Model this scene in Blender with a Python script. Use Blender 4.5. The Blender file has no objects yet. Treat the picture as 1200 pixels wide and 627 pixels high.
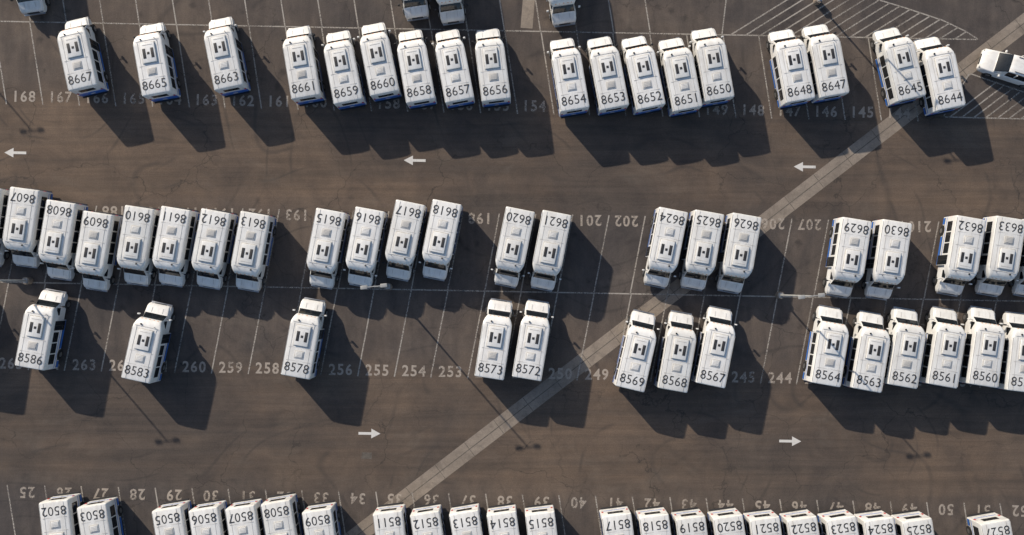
import bpy, bmesh, math, random
from mathutils import Vector, Matrix
random.seed(7)
scene = bpy.context.scene
COL = scene.collection

# ------------------------------------------------------------------ survey units
S = 14.1      # plan units per metre on the ground
H = 80.0      # flying height of the camera
TILT = .022
FPX = S * H
CAM = Vector((0, -H*math.tan(TILT), H))
RC = Matrix.Rotation(TILT, 3, 'X')
def P(px, py, z=0.0):
    """survey point (plan units) -> world metres, for something standing z metres high"""
    d = RC @ Vector((px - 600, 313.5 - py, -FPX))
    k = (z - CAM.z) / d.z
    p = CAM + d*k
    return Vector((p.x, p.y, z))
SL = 0.0187   # slope of the rows in plan units

# ------------------------------------------------------------------ material helpers
def newmat(name):
    m = bpy.data.materials.new(name); m.use_nodes = True
    nt = m.node_tree; nt.nodes.clear()
    out = nt.nodes.new('ShaderNodeOutputMaterial')
    b = nt.nodes.new('ShaderNodeBsdfPrincipled')
    nt.links.new(b.outputs[0], out.inputs[0])
    return m, nt, b, out
def N(nt, t, **kw):
    n = nt.nodes.new(t)
    for k, v in kw.items():
        if k in n.inputs: n.inputs[k].default_value = v
        else: setattr(n, k, v)
    return n
def mathn(nt, op, a, b=None, clamp=False):
    n = nt.nodes.new('ShaderNodeMath'); n.operation = op; n.use_clamp = clamp
    for i, v in enumerate((a, b)):
        if v is None: continue
        if isinstance(v, (int, float)): n.inputs[i].default_value = v
        else: nt.links.new(v, n.inputs[i])
    return n.outputs[0]
def mix(nt, fac, a, b, mode='MIX'):
    n = nt.nodes.new('ShaderNodeMix'); n.data_type = 'RGBA'; n.blend_type = mode
    for idx, v in ((0, fac), (6, a), (7, b)):
        if isinstance(v, (int, float)): n.inputs[idx].default_value = v
        elif isinstance(v, tuple): n.inputs[idx].default_value = (*v, 1) if len(v) == 3 else v
        else: nt.links.new(v, n.inputs[idx])
    return n.outputs[2]
def maprange(nt, v, a, b, c, d, smooth=False):
    n = nt.nodes.new('ShaderNodeMapRange')
    if smooth: n.interpolation_type = 'SMOOTHSTEP'
    nt.links.new(v, n.inputs[0])
    for i, x in enumerate((a, b, c, d)): n.inputs[i + 1].default_value = x
    return n.outputs[0]
def noise(nt, vec, scale, detail=4, rough=.55, dist=0.0):
    n = N(nt, 'ShaderNodeTexNoise'); n.inputs['Scale'].default_value = scale
    n.inputs['Detail'].default_value = detail; n.inputs['Roughness'].default_value = rough
    n.inputs['Distortion'].default_value = dist
    nt.links.new(vec, n.inputs['Vector']); return n.outputs['Fac']
def mapping(nt, vec, scale=(1,1,1), rot=0, loc=(0,0,0)):
    n = N(nt, 'ShaderNodeMapping'); n.inputs['Scale'].default_value = scale
    n.inputs['Rotation'].default_value = (0, 0, rot); n.inputs['Location'].default_value = loc
    nt.links.new(vec, n.inputs['Vector']); return n.outputs[0]

def simple(name, col, rough=.5, metal=0, coat=0, var=0.0, vscale=3):
    m, nt, b, o = newmat(name)
    b.inputs['Roughness'].default_value = rough
    b.inputs['Metallic'].default_value = metal
    b.inputs['Coat Weight'].default_value = coat
    g = N(nt, 'ShaderNodeNewGeometry')
    n = noise(nt, g.outputs['Position'], vscale, 4)
    c = mix(nt, maprange(nt, n, .35, .7, 0, 1), tuple(x * (1 - var) for x in col), tuple(min(1, x * (1 + var)) for x in col))
    nt.links.new(c, b.inputs['Base Color'])
    return m

# asphalt ------------------------------------------------------------
def asphalt():
    m, nt, b, o = newmat('asphalt')
    g = N(nt, 'ShaderNodeNewGeometry'); pos = g.outputs['Position']
    sep = N(nt, 'ShaderNodeSeparateXYZ'); nt.links.new(pos, sep.inputs[0])
    v = mathn(nt, 'ADD', sep.outputs[1], mathn(nt, 'MULTIPLY', sep.outputs[0], SL))
    big = noise(nt, pos, .045, 6, .65, .6)
    med = noise(nt, pos, .28, 7, .7, .5)
    fine = noise(nt, pos, 9, 5, .8)
    grit = noise(nt, pos, 38, 2, .8)
    c = mix(nt, maprange(nt, big, .38, .62, 0, 1), (.082, .071, .065), (.124, .098, .079))
    c = mix(nt, 1, c, mix(nt, maprange(nt, med, .30, .70, 0, 1), (.76,.77,.80), (1.24,1.21,1.16)), 'MULTIPLY')
    c = mix(nt, 1, c, mix(nt, maprange(nt, fine, .25, .75, 0, 1), (.74,.74,.74), (1.26,1.26,1.26)), 'MULTIPLY')
    c = mix(nt, 1, c, mix(nt, maprange(nt, grit, .25, .75, 0, 1), (.80,.80,.80), (1.20,1.20,1.20)), 'MULTIPLY')
    def band(c0, w, soft):
        d = mathn(nt, 'ABSOLUTE', mathn(nt, 'SUBTRACT', v, c0))
        return maprange(nt, d, w, w + soft, 1, 0, True)
    y1 = (313.5 - 180) / S; y2 = (313.5 - 500) / S
    lanes = mathn(nt, 'MAXIMUM', band(y1, 3.2, 3.0), band(y2, 3.6, 3.0))
    st = noise(nt, mapping(nt, pos, (.035, 1.0, 1), .0187), 1.0, 4, .6, .55)
    st2 = noise(nt, mapping(nt, pos, (.10, 2.2, 1), -.06), 1.0, 3, .6, 1.3)
    lanec = mix(nt, maprange(nt, st, .35, .65, 0, 1), (.91, .88, .85), (1.18, 1.09, 1.0))
    lanec = mix(nt, .4, lanec, mix(nt, maprange(nt, st2, .4, .62, 0, 1), (.78,.78,.78), (1.12,1.12,1.12)), 'MULTIPLY')
    c = mix(nt, lanes, c, mix(nt, 1, c, lanec, 'MULTIPLY'))
    # turning tyre scrubs, two sets of arcs
    for loc, fr, sc_, lo_ in (((0,0,0), 16, .055, .49), ((41,17,0), 20, .045, .50)):
        wv = N(nt, 'ShaderNodeTexNoise'); wv.inputs['Scale'].default_value = sc_
        wv.inputs['Detail'].default_value = 1
        nt.links.new(mapping(nt, pos, (1,1,1), 0, loc), wv.inputs['Vector'])
        iso = mathn(nt, 'FRACT', mathn(nt, 'MULTIPLY', wv.outputs['Fac'], fr))
        arc = maprange(nt, mathn(nt, 'ABSOLUTE', mathn(nt, 'SUBTRACT', iso, .5)), 0, .09, 1, 0, True)
        am = maprange(nt, noise(nt, mapping(nt, pos, (1,1,1), 0, loc), .16, 3), lo_, .60, 0, .46)
        c = mix(nt, mathn(nt, 'MULTIPLY', arc, am), c, (.050, .044, .041))
    # pale dusty scuffs
    du = maprange(nt, noise(nt, mapping(nt, pos, (.5, 1.1, 1), .2), .35, 6, .7, .8), .56, .72, 0, .30)
    c = mix(nt, du, c, (.165, .138, .112))
    stl = noise(nt, mapping(nt, pos, (1.1, .25, 1), .17), 1.0, 4, .6, .2)
    stc = mix(nt, maprange(nt, stl, .35, .68, 0, 1), (.78, .80, .85), (1.06, 1.07, 1.09))
    inv = mathn(nt, 'SUBTRACT', 1.0, lanes)
    c = mix(nt, inv, c, mix(nt, 1, c, stc, 'MULTIPLY'))
    dv = N(nt, 'ShaderNodeVectorMath'); dv.operation = 'ADD'
    nz = N(nt, 'ShaderNodeTexNoise'); nz.inputs['Scale'].default_value = 1.7; nz.inputs['Detail'].default_value = 4
    nt.links.new(pos, nz.inputs['Vector'])
    nt.links.new(pos, dv.inputs[0]); nt.links.new(nz.outputs['Color'], dv.inputs[1])
    vo = N(nt, 'ShaderNodeTexVoronoi'); vo.inputs['Scale'].default_value = .8
    nt.links.new(dv.outputs[0], vo.inputs['Vector'])
    sp = mathn(nt, 'MULTIPLY', maprange(nt, vo.outputs['Distance'], .05, .34, .62, 0, True),
               maprange(nt, noise(nt, pos, .22, 2), .46, .60, 0.1, 1))
    sp = mathn(nt, 'MULTIPLY', sp, maprange(nt, inv, 0, 1, .3, 1))
    c = mix(nt, sp, c, (.038, .034, .033))
    vc = N(nt, 'ShaderNodeTexVoronoi'); vc.feature = 'DISTANCE_TO_EDGE'; vc.inputs['Scale'].default_value = .16
    dn = N(nt, 'ShaderNodeTexNoise'); dn.inputs['Scale'].default_value = .5; dn.inputs['Detail'].default_value = 5
    nt.links.new(pos, dn.inputs['Vector'])
    sc = N(nt, 'ShaderNodeVectorMath'); sc.operation = 'SCALE'; sc.inputs['Scale'].default_value = 3.0
    nt.links.new(dn.outputs['Color'], sc.inputs[0])
    ad = N(nt, 'ShaderNodeVectorMath'); ad.operation = 'ADD'
    nt.links.new(pos, ad.inputs[0]); nt.links.new(sc.outputs[0], ad.inputs[1])
    nt.links.new(ad.outputs[0], vc.inputs['Vector'])
    cr = mathn(nt, 'MULTIPLY', maprange(nt, vc.outputs['Distance'], .002, .008, .55, 0),
               maprange(nt, noise(nt, pos, .12, 2), .40, .56, 0, 1))
    c = mix(nt, cr, c, (.033, .030, .028))
    nt.links.new(c, b.inputs['Base Color'])
    b.inputs['Roughness'].default_value = .9
    b.inputs['Specular IOR Level'].default_value = .25
    bp = N(nt, 'ShaderNodeBump'); bp.inputs['Strength'].default_value = .3; bp.inputs['Distance'].default_value = .02
    nt.links.new(grit, bp.inputs['Height']); nt.links.new(bp.outputs[0], b.inputs['Normal'])
    return m
M_ASPH = asphalt()

def paint(name, col, wear=.45, op=.9):
    m, nt, b, out = newmat(name)
    g = N(nt, 'ShaderNodeNewGeometry'); pos = g.outputs['Position']
    n1 = noise(nt, pos, 7, 5, .75); n2 = noise(nt, pos, .3, 3, .6)
    f = mathn(nt, 'ADD', mathn(nt, 'MULTIPLY', n1, .7), mathn(nt, 'MULTIPLY', n2, .5))
    keep = maprange(nt, f, wear, wear + .16, .2, op)
    b.inputs['Base Color'].default_value = (*col, 1); b.inputs['Roughness'].default_value = .75
    t = N(nt, 'ShaderNodeBsdfTransparent'); ms = N(nt, 'ShaderNodeMixShader')
    nt.links.new(keep, ms.inputs[0]); nt.links.new(t.outputs[0], ms.inputs[1]); nt.links.new(b.outputs[0], ms.inputs[2])
    nt.links.new(ms.outputs[0], out.inputs[0])
    return m
M_LINE = paint('worn_line_paint', (.48, .44, .39), .50, .72)
M_NUM = paint('worn_number_paint', (.46, .40, .34), .46, .74)
M_ARROW = paint('arrow_paint', (.68, .66, .62), .38, .92)

def concrete():
    m, nt, b, o = newmat('concrete')
    g = N(nt, 'ShaderNodeNewGeometry'); pos = g.outputs['Position']
    a = noise(nt, pos, .35, 6, .65, .3); f = noise(nt, pos, 8, 5, .75)
    c = mix(nt, maprange(nt, a, .3, .7, 0, 1), (.205, .170, .138), (.300, .252, .205))
    c = mix(nt, 1, c, mix(nt, maprange(nt, f, .25, .75, 0, 1), (.76,.76,.76), (1.2,1.2,1.2)), 'MULTIPLY')
    st = maprange(nt, noise(nt, pos, .9, 5, .7, .5), .48, .70, 0, .7)
    c = mix(nt, st, c, (.125, .105, .088))
    nt.links.new(c, b.inputs['Base Color']); b.inputs['Roughness'].default_value = .9
    return m
M_CONC = concrete()
M_JOINT = simple('concrete_joint', (.115, .10, .085), .95, var=.3)

def busmat(name, base, dirt, rough=.4, amt=.35):
    m, nt, b, o = newmat(name)
    tc = N(nt, 'ShaderNodeTexCoord'); oi = N(nt, 'ShaderNodeObjectInfo')
    ad = N(nt, 'ShaderNodeVectorMath'); ad.operation = 'ADD'
    mm = N(nt, 'ShaderNodeVectorMath'); mm.operation = 'SCALE'; mm.inputs[0].default_value = (37, 61, 13)
    nt.links.new(oi.outputs['Random'], mm.inputs['Scale'])
    nt.links.new(tc.outputs['Object'], ad.inputs[0]); nt.links.new(mm.outputs[0], ad.inputs[1])
    n = noise(nt, mapping(nt, ad.outputs[0], (1, .35, .6)), 2.2, 6, .65, .4)
    n2 = noise(nt, ad.outputs[0], 14, 4, .7)
    f = mathn(nt, 'ADD', mathn(nt, 'MULTIPLY', n, .75), mathn(nt, 'MULTIPLY', n2, .3))
    c = mix(nt, maprange(nt, f, .42, .78, 0, amt), base, dirt)
    tint = mix(nt, oi.outputs['Random'], (.88, .885, .88), (1, 1, 1))
    c = mix(nt, 1, c, tint, 'MULTIPLY')
    nt.links.new(c, b.inputs['Base Color'])
    b.inputs['Roughness'].default_value = rough
    b.inputs['Coat Weight'].default_value = .2
    b.inputs['Coat Roughness'].default_value = .15
    bp = N(nt, 'ShaderNodeBump'); bp.inputs['Strength'].default_value = .3; bp.inputs['Distance'].default_value = .035
    nt.links.new(n, bp.inputs['Height']); nt.links.new(bp.outputs[0], b.inputs['Normal'])
    return m
M_WHITE = busmat('bus_white_paint', (.80, .80, .785), (.46, .42, .37), amt=.55)
M_GLASS = simple('tinted_glass', (.012, .015, .018), .08, var=.2)
M_BLACK = simple('black_trim', (.018, .018, .020), .55, var=.2)
M_BLUE = busmat('blue_stripe_paint', (.02, .14, .52), (.10, .14, .25), .4)
M_GREY = busmat('hatch_plastic', (.54, .53, .51), (.38, .36, .33), .6)
M_TYRE = simple('tyre_rubber', (.02, .02, .02), .85, var=.2)
M_SILV = simple('steel', (.5, .5, .5), .35, metal=.9, var=.1)
M_AMBER = simple('amber_lens', (.7, .22, .02), .3)
M_RED = simple('red_lens', (.45, .02, .02), .3)
M_SEAM = simple('sealant_seam', (.46, .45, .43), .7, var=.2)
M_DIGIT = simple('black_digits', (.03, .03, .032), .6, var=.3)
M_POLE = simple('galvanised_pole', (.36, .36, .35), .6, metal=.2, var=.1)
M_LENS = simple('lamp_lens', (.65, .65, .62), .3)
BUSM = [M_WHITE, M_GLASS, M_BLACK, M_BLUE, M_GREY, M_TYRE, M_SILV, M_AMBER, M_RED, M_SEAM, M_DIGIT]
WH, GL, BK, BL, GR, TY, SI, AM, RD, SE, DG = range(11)

# ------------------------------------------------------------------ mesh helpers
def box(bm, c, s, mat, bev=0.0, rotz=0.0, rotx=0.0):
    r = bmesh.ops.create_cube(bm, size=1)
    vs = r['verts']
    M = Matrix.Translation(Vector(c)) @ Matrix.Rotation(rotz, 4, 'Z') @ Matrix.Rotation(rotx, 4, 'X') @ Matrix.Diagonal((*s, 1))
    bmesh.ops.transform(bm, matrix=M, verts=vs)
    fs = set(f for v in vs for f in v.link_faces)
    for f in fs: f.material_index = mat
    if bev > 0:
        es = list(set(e for v in vs for e in v.link_edges))
        r2 = bmesh.ops.bevel(bm, geom=es, offset=bev, segments=2, affect='EDGES', profile=.6)
        for f in r2['faces']: f.material_index = mat
def cyl(bm, c, r, d, mat, axis='Z', seg=20, r2=None):
    rr = bmesh.ops.create_cone(bm, cap_ends=True, segments=seg, radius1=r, radius2=r if r2 is None else r2, depth=d)
    R = Matrix.Identity(4)
    if axis == 'X': R = Matrix.Rotation(math.pi/2, 4, 'Y')
    if axis == 'Y': R = Matrix.Rotation(math.pi/2, 4, 'X')
    bmesh.ops.transform(bm, matrix=Matrix.Translation(Vector(c)) @ R, verts=rr['verts'])
    for f in set(f for v in rr['verts'] for f in v.link_faces): f.material_index = mat
def ring(y, hw, zb, zt, r=.12, crown=.03, hb=None, zbelt=None):
    hb = hb or hw
    zbelt = zbelt if zbelt is not None else zb + (zt - zb) * .5
    L = [(-hb, zb), (-hb, zbelt)]
    for k in range(5):
        a = math.pi/2 * k/4
        L.append((-hw + r - r*math.cos(a), zt - r + r*math.sin(a)))
    L.append((-hw*.5, zt + crown*.75))
    R = [(-x, z) for x, z in L]
    pts = L + [(0, zt + crown)] + R[::-1]
    return [Vector((x, y, z)) for x, z in pts]
def loft(bm, rings, matf):
    V = [[bm.verts.new(p) for p in r] for r in rings]
    n = len(V[0])
    for i in range(len(V) - 1):
        for j in range(n):
            k = (j + 1) % n
            f = bm.faces.new((V[i][j], V[i][k], V[i+1][k], V[i+1][j]))
            f.material_index = matf(i, j)
    f = bm.faces.new(V[0][::-1]); f.material_index = matf(-1, 0)
    f = bm.faces.new(V[-1]); f.material_index = matf(-2, 0)
def finish(bm, name, mats, ang=38):
    bmesh.ops.recalc_face_normals(bm, faces=bm.faces[:])
    me = bpy.data.meshes.new(name); bm.to_mesh(me); bm.free()
    for m in mats: me.materials.append(m)
    for p in me.polygons: p.use_smooth = True
    me.set_sharp_from_angle(angle=math.radians(ang))
    return me
def addobj(name, me, loc=(0,0,0), rz=0, parent=None):
    o = bpy.data.objects.new(name, me); COL.objects.link(o)
    o.location = loc; o.rotation_euler = (0, 0, rz)
    if parent: o.parent = parent
    return o

# ------------------------------------------------------------------ the shuttle bus
def make_bus(variant=0, blue_rear=True):
    bm = bmesh.new()
    zt = 2.84
    secs = [(-.0,1.13,.45,zt-.12,.10),(.05,1.18,.45,zt-.03,.12),(.16,1.19,.45,zt,.13),(1.4,1.19,.45,zt+.005,.13),(2.7,1.19,.45,zt+.005,.13),
            (4.05,1.19,.45,zt,.13),(4.06,1.19,1.95,zt,.13),(4.45,1.16,1.96,zt-.02,.16),(4.75,1.05,1.98,zt-.10,.2),(4.95,.94,2.0,zt-.26,.2),(5.04,.87,2.02,zt-.46,.15)]
    loft(bm, [ring(y,h,b,t,r,.035) for y,h,b,t,r in secs], lambda i,j: WH)
    cs = [(3.9,.93,.45,2.05,.1,1.0,1.30),(4.85,.90,.45,2.12,.1,1.0,1.32),(5.0,.86,.45,2.02,.09,1.0,1.32),(5.44,.92,.45,1.43,.06,1.0,1.30),
          (5.50,.93,.45,1.37,.08,1.0,1.24),(5.95,.90,.48,1.24,.12,.98,1.08),(6.14,.84,.50,1.10,.12,.93,.95),(6.22,.78,.55,.95,.1,.85,.8)]
    def cm(i, j):
        if i == 2 and 4 <= j <= 11: return GL
        return WH
    loft(bm, [ring(y,h,b,t,r,.03,hb,zb) for y,h,b,t,r,hb,zb in cs], cm)
    for sx in (-1,1):
        box(bm,(sx*.45,5.74,1.335),(.03,.42,.02),GR,0,0,-.28)
        box(bm,(sx*.66,6.2,.83),(.28,.08,.2),SI,.02)
        box(bm,(sx*.80,6.14,.83),(.1,.1,.16),AM,.02)
        box(bm,(sx*.35,5.40,1.50),(.5,.025,.02),BK,0,sx*.12,-.9)
        box(bm,(sx*.975,4.72,1.62),(.05,.62,.5),GL,.02)
        box(bm,(sx*1.12,5.18,1.55),(.30,.035,.035),BK)
        box(bm,(sx*1.31,5.20,1.62),(.17,.11,.36),WH if variant==0 else BK,.03)
        for y,w in ((5.32,.22),(1.15,.30)):
            cyl(bm,(sx*(1.0 if y>4 else 1.07),y,.38),.38,w,TY,'X',24)
            cyl(bm,(sx*(1.12 if y>4 else 1.21),y,.38),.20,.04,SI,'X',16)
        cyl(bm,(sx*1.193,1.15,.50),.47,.012,BK,'X',24)
        for a,bb in ((.10,.64),(1.66,4.02)):
            box(bm,(sx*1.194,(a+bb)/2,.62),(.014,bb-a,.30),BL)
        box(bm,(sx*1.194,2.05,1.12),(.012,3.9,.07),BL)
        box(bm,(sx*1.198,2.05,.83),(.025,3.9,.05),BK)
        box(bm,(sx*1.155,2.2,2.835),(.022,4.1,.025),SE)
        box(bm,(sx*.80,2.2,zt+.026),(.02,4.2,.02),SE)
        box(bm,(sx*1.0,-.022,1.45),(.14,.03,.28),RD,.01)
        box(bm,(sx*.95,.02,2.60),(.14,.04,.06),RD,.01)
        for k in (.35,.65):
            box(bm,(sx*k,4.985,2.50),(.12,.06,.05),AM,.01)
    box(bm,(0,4.99,2.53),(.12,.06,.05),AM,.01)
    box(bm,(0,6.235,.84),(.95,.06,.24),BK,.01)
    box(bm,(0,6.27,.58),(1.75,.14,.16),SI,.03)
    box(bm,(0,-.08,.42),(2.1,.14,.14),BK,.03)
    for sx in (-1,1):
        y0 = .45
        for k in range(4):
            if sx==1 and k==3: break
            box(bm,(sx*1.194,y0+.40+k*.91,1.80),(.016,.82,.88),BK,.0)
            box(bm,(sx*1.202,y0+.40+k*.91,1.80),(.016,.74,.80),GL,.0)
            box(bm,(sx*1.211,y0+.40+k*.91,2.02),(.010,.74,.025),BK)
    box(bm,(1.196,3.62,1.42),(.02,.78,1.75),BK)
    for yy in (3.43,3.81):
        box(bm,(1.208,yy,1.45),(.012,.30,1.55),GL)
    box(bm,(0,-.006,1.95),(1.25,.02,.62),BK,.0)
    box(bm,(0,-.018,1.95),(1.15,.02,.52),GL,.0)
    if blue_rear:
        box(bm,(0,-.008,.88),(2.2,.024,.74),BL,.008)
        box(bm,(0,-.028,.84),(.36,.02,.20),GR)
    else:
        box(bm,(0,-.006,1.12),(1.75,.02,.07),BL)
        box(bm,(0,-.008,1.33),(.015,.02,.5),SE)
        box(bm,(0,-.006,.80),(.5,.02,.25),GR)
    # roof air conditioner with a plain stand-in mark: two dark bars and a small square
    box(bm,(0,3.36,zt+.10),(1.14,1.62,.16),WH,.06)
    box(bm,(0,3.36,zt+.04),(1.24,1.74,.05),SE,.02)
    for sx in (-1,1):
        box(bm,(sx*.33,3.30,zt+.184),(.24,.80,.028),DG,.01)
    box(bm,(0,3.30,zt+.183),(.20,.20,.024),DG,.01)
    box(bm,(0,3.98,zt+.182),(.8,.03,.02),SE)
    # roof hatch
    box(bm,(0,1.84,zt+.055),(.74,.62,.05),GR,.02)
    box(bm,(0,1.84,zt+.095),(.58,.46,.05),WH if variant==0 else GR,.03)
    for k in range(4):
        box(bm,(0,1.68+k*.11,zt+.122),(.46,.025,.012),SE)
    for y in (1.30,2.36,4.40):
        box(bm,(0,y,zt+.028),(1.9,.025,.018),SE)
    cyl(bm,(.62,4.5,zt+.10),.02,.22,BK)
    cyl(bm,(-.5,4.55,zt+.05),.07,.08,BK,'Z',12)
    box(bm,(0,2.4,.40),(1.5,4.6,.16),BK)
    return finish(bm, 'shuttle_bus_mesh', BUSM)
BUS = [make_bus(0), make_bus(1)]
BUSD = [make_bus(0, False), make_bus(1, False)]

# ------------------------------------------------------------------ digits
GLY = {}
def glyph(ch, bold):
    key = (ch, bold)
    if key in GLY: return GLY[key]
    cu = bpy.data.curves.new('g', 'FONT'); cu.body = ch; cu.size = 1; cu.offset = bold; cu.fill_mode = 'FRONT'
    cu.resolution_u = 3
    ob = bpy.data.objects.new('g', cu); COL.objects.link(ob)
    bpy.context.view_layer.update()
    me = bpy.data.meshes.new_from_object(ob.evaluated_get(bpy.context.evaluated_depsgraph_get()))
    vs = [v.co.copy() for v in me.vertices]; fs = [tuple(p.vertices) for p in me.polygons]
    bpy.data.objects.remove(ob); bpy.data.curves.remove(cu); bpy.data.meshes.remove(me)
    x0 = min(v.x for v in vs); x1 = max(v.x for v in vs); y0 = min(v.y for v in vs); y1 = max(v.y for v in vs)
    h = y1 - y0
    vs = [((v.x - (x0 + x1)/2)/h, (v.y - (y0+y1)/2)/h) for v in vs]
    GLY[key] = (vs, fs); return GLY[key]
def put_text(V, F, s, h, wx, adv, M, bold=0.0):
    n = len(s)
    for i, ch in enumerate(s):
        vs, fs = glyph(ch, bold); b0 = len(V)
        ox = (i - (n-1)/2) * adv
        for x, y in vs: V.append(M @ Vector((ox + x*h*wx, y*h, 0)))
        for f in fs: F.append(tuple(b0 + k for k in f))
def text_mesh(name, s, h, wx, adv, mat, bold=0):
    V, F = [], []
    put_text(V, F, s, h, wx, adv, Matrix.Identity(4), bold)
    me = bpy.data.meshes.new(name); me.from_pydata(V, [], F); me.materials.append(mat); return me

# ------------------------------------------------------------------ place buses
NOFF = .78
def put_bus(num, org, ang, meshes):
    o = addobj('shuttle_bus', meshes[random.random() < .35], org, ang - math.pi/2)
    addobj('fleet_number', text_mesh('fleet_number', num, .72, .95, .51, M_DIGIT, -.004), (0, NOFF, 2.884), 0, o)
    return o
def place(num, np, hp, nominal):
    a = P(*np, 2.88); b = P(*hp, 1.05); a.z = b.z = 0
    d = (b - a); ang = math.atan2(d.y, d.x)
    nom = math.radians(nominal)
    ang = .6*ang + .4*nom
    d = Vector((math.cos(ang), math.sin(ang), 0))
    org = (a + b)/2 - d * ((NOFF + 6.22)/2)
    put_bus(num, org, ang, BUS)
rowA = [('8667',(95,90),(88,24)),('8665',(181,97),(177,30)),('8663',(266,90),(257,23)),('8661',(356,101),(349,33)),
 ('8659',(406,106),(395,39)),('8660',(449,97),(436,29)),('8658',(491,106),(480,37)),('8657',(537,105),(523,37)),('8656',(579,104),(572,36)),
 ('8654',(672,116),(658,47)),('8653',(719,114),(701,45)),('8652',(762,113),(741,45)),('8651',(805,115),(785,47)),('8650',(842,103),(824,36)),
 ('8648',(937,104),(915,38)),('8647',(977,98),(955,32)),('8645',(1068,102),(1037,36)),('8644',(1114,114),(1085,46))]
for n,a,b in rowA: place(n,a,b,99.5)
rowB = [('8606',(-20,232),(-12,308)),('8607',(25,233),(30,310)),('8608',(68,248),(70,325)),('8609',(111,262),(112,337)),('8610',(160,254),(160,332)),('8611',(203,254),(200,334)),
 ('8612',(250,258),(244,336)),('8613',(296,261),(290,339)),('8615',(385,257),(376,336)),('8616',(431,256),(421,334)),('8617',(479,247),(465,327)),
 ('8618',(522,247),(508,326)),('8620',(608,256),(592,334)),('8621',(651,260),(635,338)),('8624',(788,256),(768,335)),('8625',(830,259),(812,338)),
 ('8626',(874,262),(855,342)),('8629',(1003,267),(983,347)),('8630',(1050,270),(1030,349)),('8632',(1137,265),(1113,345)),('8633',(1184,265),(1160,346)),('8634',(1231,268),(1203,347))]
for n,a,b in rowB: place(n,a,b,-101)
rowC = [('8588',(-60,418),(-35,338)),('8586',(35,422),(63,340)),('8583',(159,437),(189,355)),('8578',(347,433),(368,350)),('8573',(575,434),(587,351)),('8572',(619,435),(631,352)),
 ('8569',(739,446),(757,366)),('8568',(790,449),(800,365)),('8567',(834,443),(846,360)),('8564',(970,441),(974,360)),('8563',(1018,448),(1022,366)),
 ('8562',(1060,444),(1062,361)),('8561',(1107,443),(1108,361)),('8560',(1155,443),(1152,360)),('8559',(1201,448),(1192,368)),('8558',(1250,446),(1240,366))]
for n,a,b in rowC: place(n,a,b,80)
rowD = [('8502',63,596),('8503',108,601),('8505',196,605),('8506',239,605),('8507',282,603),('8508',324,597),('8509',372,607),
 ('8511',455,609),('8512',499,610),('8513',545,609),('8514',589,610),('8515',634,610),('8517',724,612),('8518',768,613),('8519',811,615),
 ('8520',855,614),('8521',898,616),('8522',942,616),('8523',988,616),('8524',1032,617),('8525',1077,618),('8527',1169,620)]
for n,x,y in rowD:
    a = P(x, y+3, 2.88); a.z = 0
    ang = math.radians(-81.5 + random.uniform(-1.6,1.6)); d = Vector((math.cos(ang), math.sin(ang), 0))
    put_bus(n, a - d*NOFF, ang, BUSD)
for n,hx,hy in (('8684',38,14),('8690',489,20),('8691',531,25),('8694',662,27)):
    b = P(hx,hy,1.05); b.z = 0
    ang = math.radians(-81.5); d = Vector((math.cos(ang), math.sin(ang), 0))
    put_bus(n, b - d*6.22, ang, BUS)

# ------------------------------------------------------------------ white passenger van, upper right
def make_van():
    bm = bmesh.new()
    low = [(0,.86,.38,.95,.1,.90,.7),(.08,.95,.34,1.04,.1,.97,.75),(1.2,.96,.3,1.08,.08,1.0,.8),(3.6,.96,.3,1.08,.08,1.0,.8),(4.3,.92,.32,1.02,.12,.98,.75),(4.95,.84,.36,.92,.14,.93,.7),(5.12,.7,.42,.78,.12,.78,.6)]
    loft(bm,[ring(y,h,b,t,r,.03,hb,zb) for y,h,b,t,r,hb,zb in low],lambda i,j:WH)
    up = [(.10,.82,1.0,1.10,.05,.88,1.05),(.38,.76,1.0,1.82,.1,.90,1.15),(.7,.77,1.0,1.90,.1,.91,1.15),(2.7,.77,1.0,1.90,.1,.91,1.15),(3.05,.76,1.0,1.82,.1,.90,1.15),(3.95,.80,1.0,1.12,.05,.88,1.08)]
    def um(i,j):
        if i in (0,4): return GL if 3<=j<=12 else WH
        if j in (1,14): return GL
        return WH
    loft(bm,[ring(y,h,b,t,r,.03,hb,zb) for y,h,b,t,r,hb,zb in up],um)
    for sx in (-1,1):
        for y in (.95,4.05):
            cyl(bm,(sx*.92,y,.34),.34,.22,TY,'X',24); cyl(bm,(sx*1.03,y,.34),.2,.03,SI,'X',16)
        for y in (1.35,2.3): box(bm,(sx*.855,y,1.5),(.06,.09,.7),WH,0)
        box(bm,(sx*1.06,3.45,1.12),(.2,.12,.16),WH,.03)
        box(bm,(sx*.62,5.0,.76),(.3,.16,.16),SI,.03)
        box(bm,(sx*.8,.02,.9),(.16,.08,.3),RD,.02)
        box(bm,(sx*.62,1.7,1.95),(.04,1.9,.04),BK,.01)
    box(bm,(0,5.11,.6),(.9,.08,.2),BK,.02); box(bm,(0,-.03,.5),(1.7,.12,.18),BK,.03)
    return finish(bm,'passenger_van_mesh',BUSM)
a = P(1151,68,.9); b = P(1225,92,.9)
d = (a-b).normalized(); ang = math.atan2(d.y,d.x)
o = addobj('passenger_van', make_van(), (a.x - d.x*5.1, a.y - d.y*5.1, 0), ang - math.pi/2)

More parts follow.
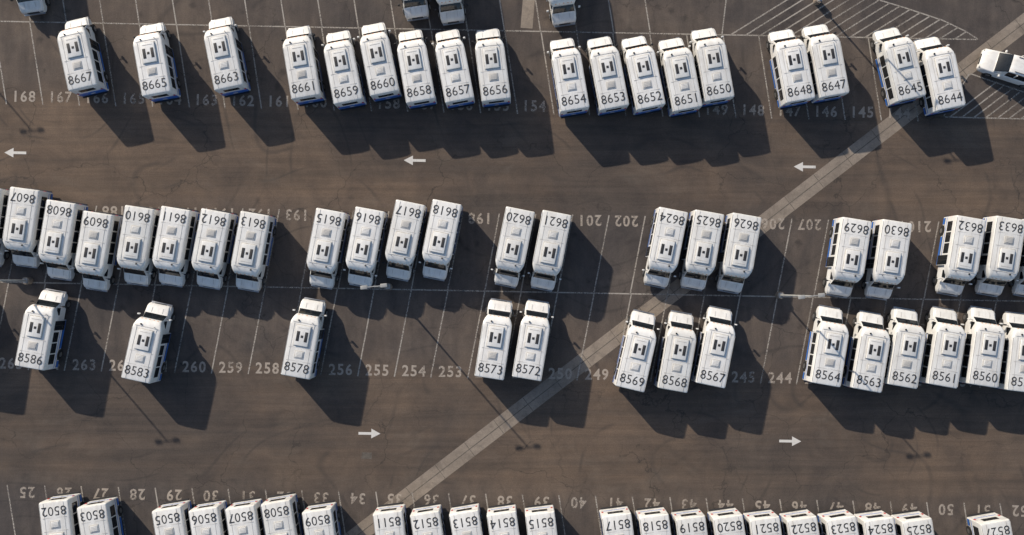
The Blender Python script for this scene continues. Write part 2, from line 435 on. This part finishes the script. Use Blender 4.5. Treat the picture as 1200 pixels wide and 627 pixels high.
# ------------------------------------------------------------------ ground sheets
def quadmesh(name, quads, mat, z):
    V, F = [], []
    for q in quads:
        b0 = len(V)
        V += [(p[0], p[1], z) for p in q]; F.append(tuple(range(b0, b0+len(q))))
    me = bpy.data.meshes.new(name); me.from_pydata(V, [], F); me.materials.append(mat)
    bm = bmesh.new(); bm.from_mesh(me); bmesh.ops.recalc_face_normals(bm, faces=bm.faces[:])
    for f in bm.faces:
        if f.normal.z < 0: f.normal_flip()
    bm.to_mesh(me); bm.free()
    return addobj(name, me)
def seg(a, b, w):
    a = Vector((a[0], a[1])); b = Vector((b[0], b[1])); d = (b-a).normalized(); n = Vector((-d.y, d.x))*w/2
    return [a-n, b-n, b+n, a+n]
G = 1500
quadmesh('asphalt_ground', [[(-G,-G),(G,-G),(G,G),(-G,G)]], M_ASPH, 0)
ga = P(1330, 35-.768*140); gb = P(300, 35+.768*890)
ga, gb = Vector((ga.x,ga.y)), Vector((gb.x,gb.y))
gd = (gb-ga).normalized(); gl = (gb-ga).length; gn = Vector((-gd.y, gd.x))
quadmesh('drainage_gutter', [seg(ga, gb, 1.42), seg(P(631,-140), P(617,33), 1.0)], M_CONC, .004)
js = [seg(ga, gb, .07)]
k = 0.0
while k < gl:
    c = ga + gd*k
    js.append(seg(c - gn*.69, c - gn*.05, .05)); js.append(seg(c + gn*.05, c + gn*.69, .05)); k += 3.05
quadmesh('gutter_joints', js, M_JOINT, .007)
quadmesh('concrete_utility_cover', [[P(424,530),P(436,530.5),P(435.5,538),P(423.5,537.5)]], M_JOINT, .004)

# ------------------------------------------------------------------ stall lines
LW = .105
q = []
def rowy(y0, x): return y0 + SL*x
def line_px(x0,y0,x1,y1,w=LW): q.append(seg(P(x0,y0),P(x1,y1),w))
def stalls(xc, pitch, yc, y_from, y_to, lean, n0, n1):
    for i in range(n0, n1):
        x = xc + (i - .5)*pitch + random.uniform(-.5,.5)
        pts = []
        for yy in (y_from, y_to):
            Y = rowy(yy, x); X = x + (Y - rowy(yc, x))*lean
            Y = rowy(yy, X); X = x + (Y - rowy(yc, x))*lean
            pts.append((X + random.uniform(-.4,.4), Y))
        line_px(*pts[0], *pts[1])
t1 = math.tan(math.radians(8.9)); t2 = -math.tan(math.radians(11.0))
stalls(28, 42.7, 112.5, 25, 122, t1, -8, 26)
stalls(28, 42.7, 112.5, -72, 25, t1, -8, 19)
line_px(-400, rowy(25,-400), 1145, rowy(25,1145))
stalls(348, 42.9, 245.5, 239, 330.5, t2, -16, 26)
stalls(270.4, 42.9, 425.5, 330.5, 433, t2, -14, 28)
line_px(-400, rowy(330.5,-400), 1500, rowy(330.5,1500))
stalls(32, 43.07, 576.5, 568, 660, t1, -8, 34)
stalls(32, 43.07, 576.5, 660, 755, t1, -8, 34)
line_px(-400, rowy(660,-400), 1500, rowy(660,1500))
def interp(pts, x):
    for (x0,y0),(x1,y1) in zip(pts, pts[1:]):
        if x0 <= x <= x1: return y0 + (y1-y0)*(x-x0)/(x1-x0)
    return pts[-1][1] if x > pts[-1][0] else pts[0][1]
def hatch(x0, x1, step, base, top, slope, xmax):
    x = x0
    while x < x1:
        X = x
        while X < xmax and base(x) - slope*(X-x) > interp(top, X): X += 1
        if X - x > 5: line_px(x, base(x), X, base(x) - slope*(X-x), .11)
        x += step
top1 = [(846,-60),(952,-60),(960,-22),(1010,-6),(1060,9),(1105,24),(1132,37),(1146,46)]
hatch(856, 1135, 17.5, lambda x: rowy(25,x), top1, .62, 1146)
line_px(846,rowy(25,846),858,-60)
for p0,p1 in zip(top1[2:],top1[3:]): line_px(*p0,*p1)
top2 = [(1106,136),(1136,86),(1240,122)]
hatch(1112, 1230, 14, lambda x: 138+.02*(x-1112), top2, .75, 1260)
line_px(1106,137,1260,141); line_px(1106,136,1136,86); line_px(1136,86,1240,122)
quadmesh('parking_stall_lines', q, M_LINE, .011)

V, F = [], []
def stallnum(s, x, y, flip):
    c = P(x, y, 0); c.z = .015
    ang = -math.atan(SL) + (math.pi if flip else 0) + random.uniform(-.015,.015)
    M = Matrix.Translation(c) @ Matrix.Rotation(ang, 4, 'Z')
    put_text(V, F, s, .93, .92, .69, M, .022)
for k in range(176, 143, -1): stallnum(str(k), 28+(168-k)*42.7, rowy(112.5, 28+(168-k)*42.7), False)
for k in range(180, 218): x = 348+(k-193)*42.9; stallnum(str(k), x, rowy(245.5,x), True)
for k in range(272, 233, -1): x = 270.4+(259-k)*42.9; stallnum(str(k), x, rowy(425.5,x), False)
for k in range(18, 59): x = 32+(k-25)*43.07; stallnum(str(k), x, rowy(576.5,x), True)
me = bpy.data.meshes.new('stall_numbers'); me.from_pydata([tuple(v) for v in V], [], F); me.materials.append(M_NUM)
addobj('stall_numbers', me)

def arrow(x, y, sgn):
    c = P(x, y); L = 1.82; pts = [(-L/2,-.11),(.15,-.11),(.15,-.40),(L/2,0),(.15,.40),(.15,.11),(-L/2,.11)]
    R = Matrix.Rotation(-math.atan(SL) + (math.pi if sgn < 0 else 0), 2)
    P2 = [R @ Vector(p) + Vector((c.x,c.y)) for p in pts]
    quadmesh('direction_arrow', [P2], M_ARROW, .011)
for x,y,s in ((18,179,-1),(486,188,-1),(943,195.5,-1),(433,508,1),(926,517,1)): arrow(x,y,s)

# ------------------------------------------------------------------ light poles
def make_pole():
    bm = bmesh.new()
    HP = 8.9
    cyl(bm,(0,0,.38),.30,.76,1,'Z',24)
    box(bm,(0,0,.775),(.36,.36,.03),0)
    cyl(bm,(0,0,(.79+HP)/2),.085,HP-.79,0,'Z',14,.055)
    box(bm,(0,0,HP),(1.1,.06,.06),0)
    for sx in (-1,1):
        box(bm,(sx*.74,0,HP),(.50,.28,.12),0,.04)
        box(bm,(sx*.74,0,HP-.07),(.36,.22,.03),2)
    return finish(bm,'light_pole_mesh',[M_POLE,M_CONC,M_LENS])
PM = make_pole()
for x,y,r in ((35,329,.1),(456,336,.1),(912,346,.1),(957,2,.1),(-122,-32,.1),(-400,322,.1)):
    addobj('parking_lot_light_pole', PM, P(x,y), r)

# ------------------------------------------------------------------ light, sky, camera
el = math.radians(26.8); sh = Vector((.655,-.755)).normalized()
ldir = Vector((sh.x*math.cos(el), sh.y*math.cos(el), -math.sin(el)))
sd = bpy.data.lights.new('sun','SUN'); sd.energy = 4.95; sd.angle = math.radians(.6); sd.color = (1,.885,.74)
so = bpy.data.objects.new('sun', sd); COL.objects.link(so)
so.rotation_euler = ldir.to_track_quat('-Z','Y').to_euler(); so.location = (-40,50,60)
w = bpy.data.worlds.new('World'); scene.world = w; w.use_nodes = True
nt = w.node_tree; nt.nodes.clear()
sk = nt.nodes.new('ShaderNodeTexSky'); sk.sky_type = 'NISHITA'; sk.sun_disc = False
sk.sun_elevation = el; sk.sun_rotation = math.atan2(-sh.x, -sh.y)
bg = nt.nodes.new('ShaderNodeBackground'); bg.inputs[1].default_value = .13
wo = nt.nodes.new('ShaderNodeOutputWorld')
nt.links.new(sk.outputs[0], bg.inputs[0]); nt.links.new(bg.outputs[0], wo.inputs[0])
cd = bpy.data.cameras.new('camera'); cam = bpy.data.objects.new('camera', cd); COL.objects.link(cam)
cam.location = CAM; cam.rotation_euler = (TILT, 0, 0)
cd.sensor_width = 36; cd.lens = 36*FPX/1200; cd.clip_end = 6000
scene.camera = cam
scene.view_settings.view_transform = 'Standard'; scene.view_settings.look = 'None'; scene.view_settings.exposure = 0
